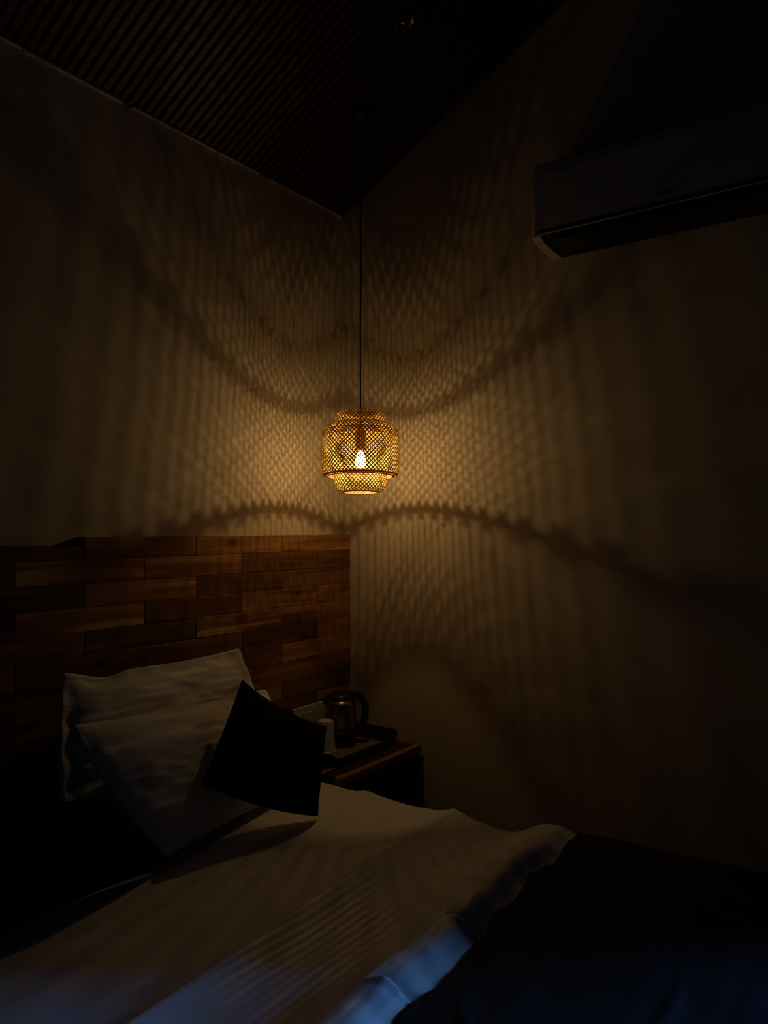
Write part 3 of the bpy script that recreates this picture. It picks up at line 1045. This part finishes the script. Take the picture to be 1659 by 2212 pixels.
def resample(prof, step):
    # smooth polyline -> evenly spaced (s, r, z)
    P = [Vector((r, z)) for r, z in prof]
    out = [P[0]]
    for i in range(len(P) - 1):
        L_ = (P[i + 1] - P[i]).length
        n_ = max(1, round(L_ / step))
        for q in range(1, n_ + 1):
            out.append(P[i].lerp(P[i + 1], q / n_))
    return out


def weave(name, prof, N, width, seed, ang=1.0):
    rn = random.Random(seed)
    pr = resample(prof, 0.003)
    s = [0.0]; g = [0.0]
    for i in range(1, len(pr)):
        ds = (pr[i] - pr[i - 1]).length
        s.append(s[-1] + ds)
        g.append(g[-1] + ang * ds / max(0.02, (pr[i].x + pr[i - 1].x) / 2))
    bm = bmesh.new()
    for sg in (1, -1):
        for i in range(N):
            a0 = 2 * PI * i / N + rn.uniform(-0.006, 0.006)
            w = width * rn.uniform(0.90, 1.10)
            if rn.random() < 0.03:
                w *= 1.35
            th = 0.0009
            prev = None
            for q in range(len(pr)):
                r_, z_ = pr[q].x, pr[q].y
                a = a0 + sg * g[q]
                off = sg * 0.0009 * math.cos(N * g[q])
                t2 = (pr[min(q + 1, len(pr) - 1)] - pr[max(q - 1, 0)]).normalized()   # along profile (r,z)
                nr = Vector((-t2.y, t2.x))                                              # profile normal
                if nr.x < 0:
                    nr = -nr
                nr2 = nr
                # tangent of strand in (prof, around) frame; width direction perpendicular to it
                tw = Vector((1.0, sg * ang)).normalized()
                wd = Vector((-tw.y, tw.x))
                ring = []
                for (cw, ct) in ((-1, -1), (1, -1), (1, 1), (-1, 1)):
                    dp = wd.x * cw * w / 2           # shift along profile
                    da = wd.y * cw * w / 2 / r_      # shift around
                    no = off + ct * th / 2
                    rr = r_ + t2.x * dp + nr2.x * no
                    zz = z_ + t2.y * dp + nr2.y * no
                    ring.append(bm.verts.new(tp(rr, a + da, zz)))
                if prev:
                    for k in range(4):
                        bm.faces.new((prev[k], prev[(k + 1) % 4], ring[(k + 1) % 4], ring[k]))
                else:
                    bm.faces.new(ring)
                prev = ring
            bm.faces.new(prev[::-1])
    return obj(name, bm, M['bamboo'], lamp)


upper = [(0.060, 1.843), (0.074, 1.8425), (0.086, 1.838), (0.092, 1.829), (0.0935, 1.815), (0.0945, 1.797)]
middle = [(0.0945, 1.800), (0.110, 1.797), (0.125, 1.790), (0.135, 1.779), (0.1395, 1.765), (0.1405, 1.745), (0.1405, 1.640), (0.1385, 1.622), (0.132, 1.611), (0.120, 1.607)]
lower = [(0.0960, 1.622), (0.0955, 1.600), (0.0945, 1.580), (0.0915, 1.566), (0.084, 1.556), (0.073, 1.551), (0.063, 1.549)]
weave('upper_tier', upper, 40, 0.0032, 1)
weave('middle_tier', middle, 58, 0.0034, 2)
weave('lower_tier', lower, 40, 0.0032, 3)


def hoop(name, r, z, rw, rh):
    bm = bmesh.new()
    seg = 72
    rings = []
    for k in range(seg):
        a = 2 * PI * k / seg
        rings.append([bm.verts.new(tp(r + rw * math.cos(b), a, z + rh * math.sin(b))) for b in [2 * PI * q / 10 for q in range(10)]])
    for k in range(seg):
        A, B = rings[k], rings[(k + 1) % seg]
        for q in range(10):
            bm.faces.new((A[q], B[q], B[(q + 1) % 10], A[(q + 1) % 10]))
    return obj(name, bm, M['rim'], lamp, smooth=True)


hoop('hoop', 0.060, 1.8425, 0.003, 0.0015)
hoop('hoop', 0.0955, 1.7995, 0.0022, 0.003)
for q in range(4):      # stiff rings plaited in where the weave turns
    hoop('hoop', 0.1372, 1.7535 + 0.0058 * q, 0.0007, 0.0017)
bm = bmesh.new()
rr_ = []
for (r_, z_) in ((0.1300, 1.6098), (0.1368, 1.6125), (0.1375, 1.6140), (0.1303, 1.6113)):
    rr_.append([bm.verts.new(tp(r_, 2 * PI * k / 72, z_)) for k in range(72)])
for q in range(4):
    for k in range(72):
        bm.faces.new((rr_[q][k], rr_[q][(k + 1) % 72], rr_[(q + 1) % 4][(k + 1) % 72], rr_[(q + 1) % 4][k]))
hoop('hoop', 0.1195, 1.6062, 0.0022, 0.0014)
obj('bottom_rim', bm, M['rim'], lamp, smooth=False)
hoop('hoop', 0.0962, 1.6215, 0.0015, 0.003)
hoop('hoop', 0.0622, 1.5488, 0.0030, 0.0020)
# slim wires that carry the lower tier inside the middle one, and the top hoop on the socket
for k in range(4):
    bm = bmesh.new()
    a = 2 * PI * k / 4 + 0.5
    tube(bm, [tp(0.0962, a, 1.6225), tp(0.118, a, 1.6075)], 0.0009, 6)
    obj('carrier_wire', bm, M['hoop'], lamp)
    bm = bmesh.new()
    tube(bm, [tp(0.017, a, 1.775), tp(0.040, a, 1.806), tp(0.060, a, 1.8415)], 0.0009, 6)
    obj('carrier_wire', bm, M['hoop'], lamp)

bm = bmesh.new()
lathe_solid(bm, [(0.0145, 1.702), (0.0175, 1.706), (0.0185, 1.74), (0.0185, 1.775), (0.012, 1.784), (0.005, 1.796)], 28, (LX, LY, 0))
obj('socket', bm, M['socket'], lamp, smooth=True)
bm = bmesh.new()
lathe_solid(bm, [(0.002, 1.6325), (0.010, 1.6345), (0.0160, 1.641), (0.0195, 1.652), (0.0195, 1.664), (0.0165, 1.679), (0.0125, 1.691), (0.0095, 1.7015)], 32, (LX, LY, 0))
bulb = obj('bulb', bm, M['glow'], lamp, smooth=True)
bulb['label'] = 'glowing white bulb'
bm = bmesh.new()
lathe_solid(bm, [(0.0019, 1.6568), (0.0019, 1.6734)], 10, (LX, LY, 0))
obj('filament', bm, M['fil'], bulb)
bm = bmesh.new()
zc = ceil_z(LY) - SD - 0.016
pts = []
for i in range(61):
    t = i / 60
    z = 1.790 + (zc - 1.790) * t
    pts.append((LX + 0.0022 * math.sin(t * 14) * (1 - t) * t * 3, LY + 0.001 * math.sin(t * 9), z))
tube(bm, pts, 0.0030, 10)
obj('cord', bm, M['blackp'], lamp, smooth=True)
bm = bmesh.new()
lathe_solid(bm, [(0.008, zc - 0.012), (0.030, zc - 0.006), (0.034, zc + 0.002), (0.034, zc + 0.030)], 32, (LX, LY, 0))
obj('ceiling_rose', bm, M['blackp'], lamp, smooth=True)
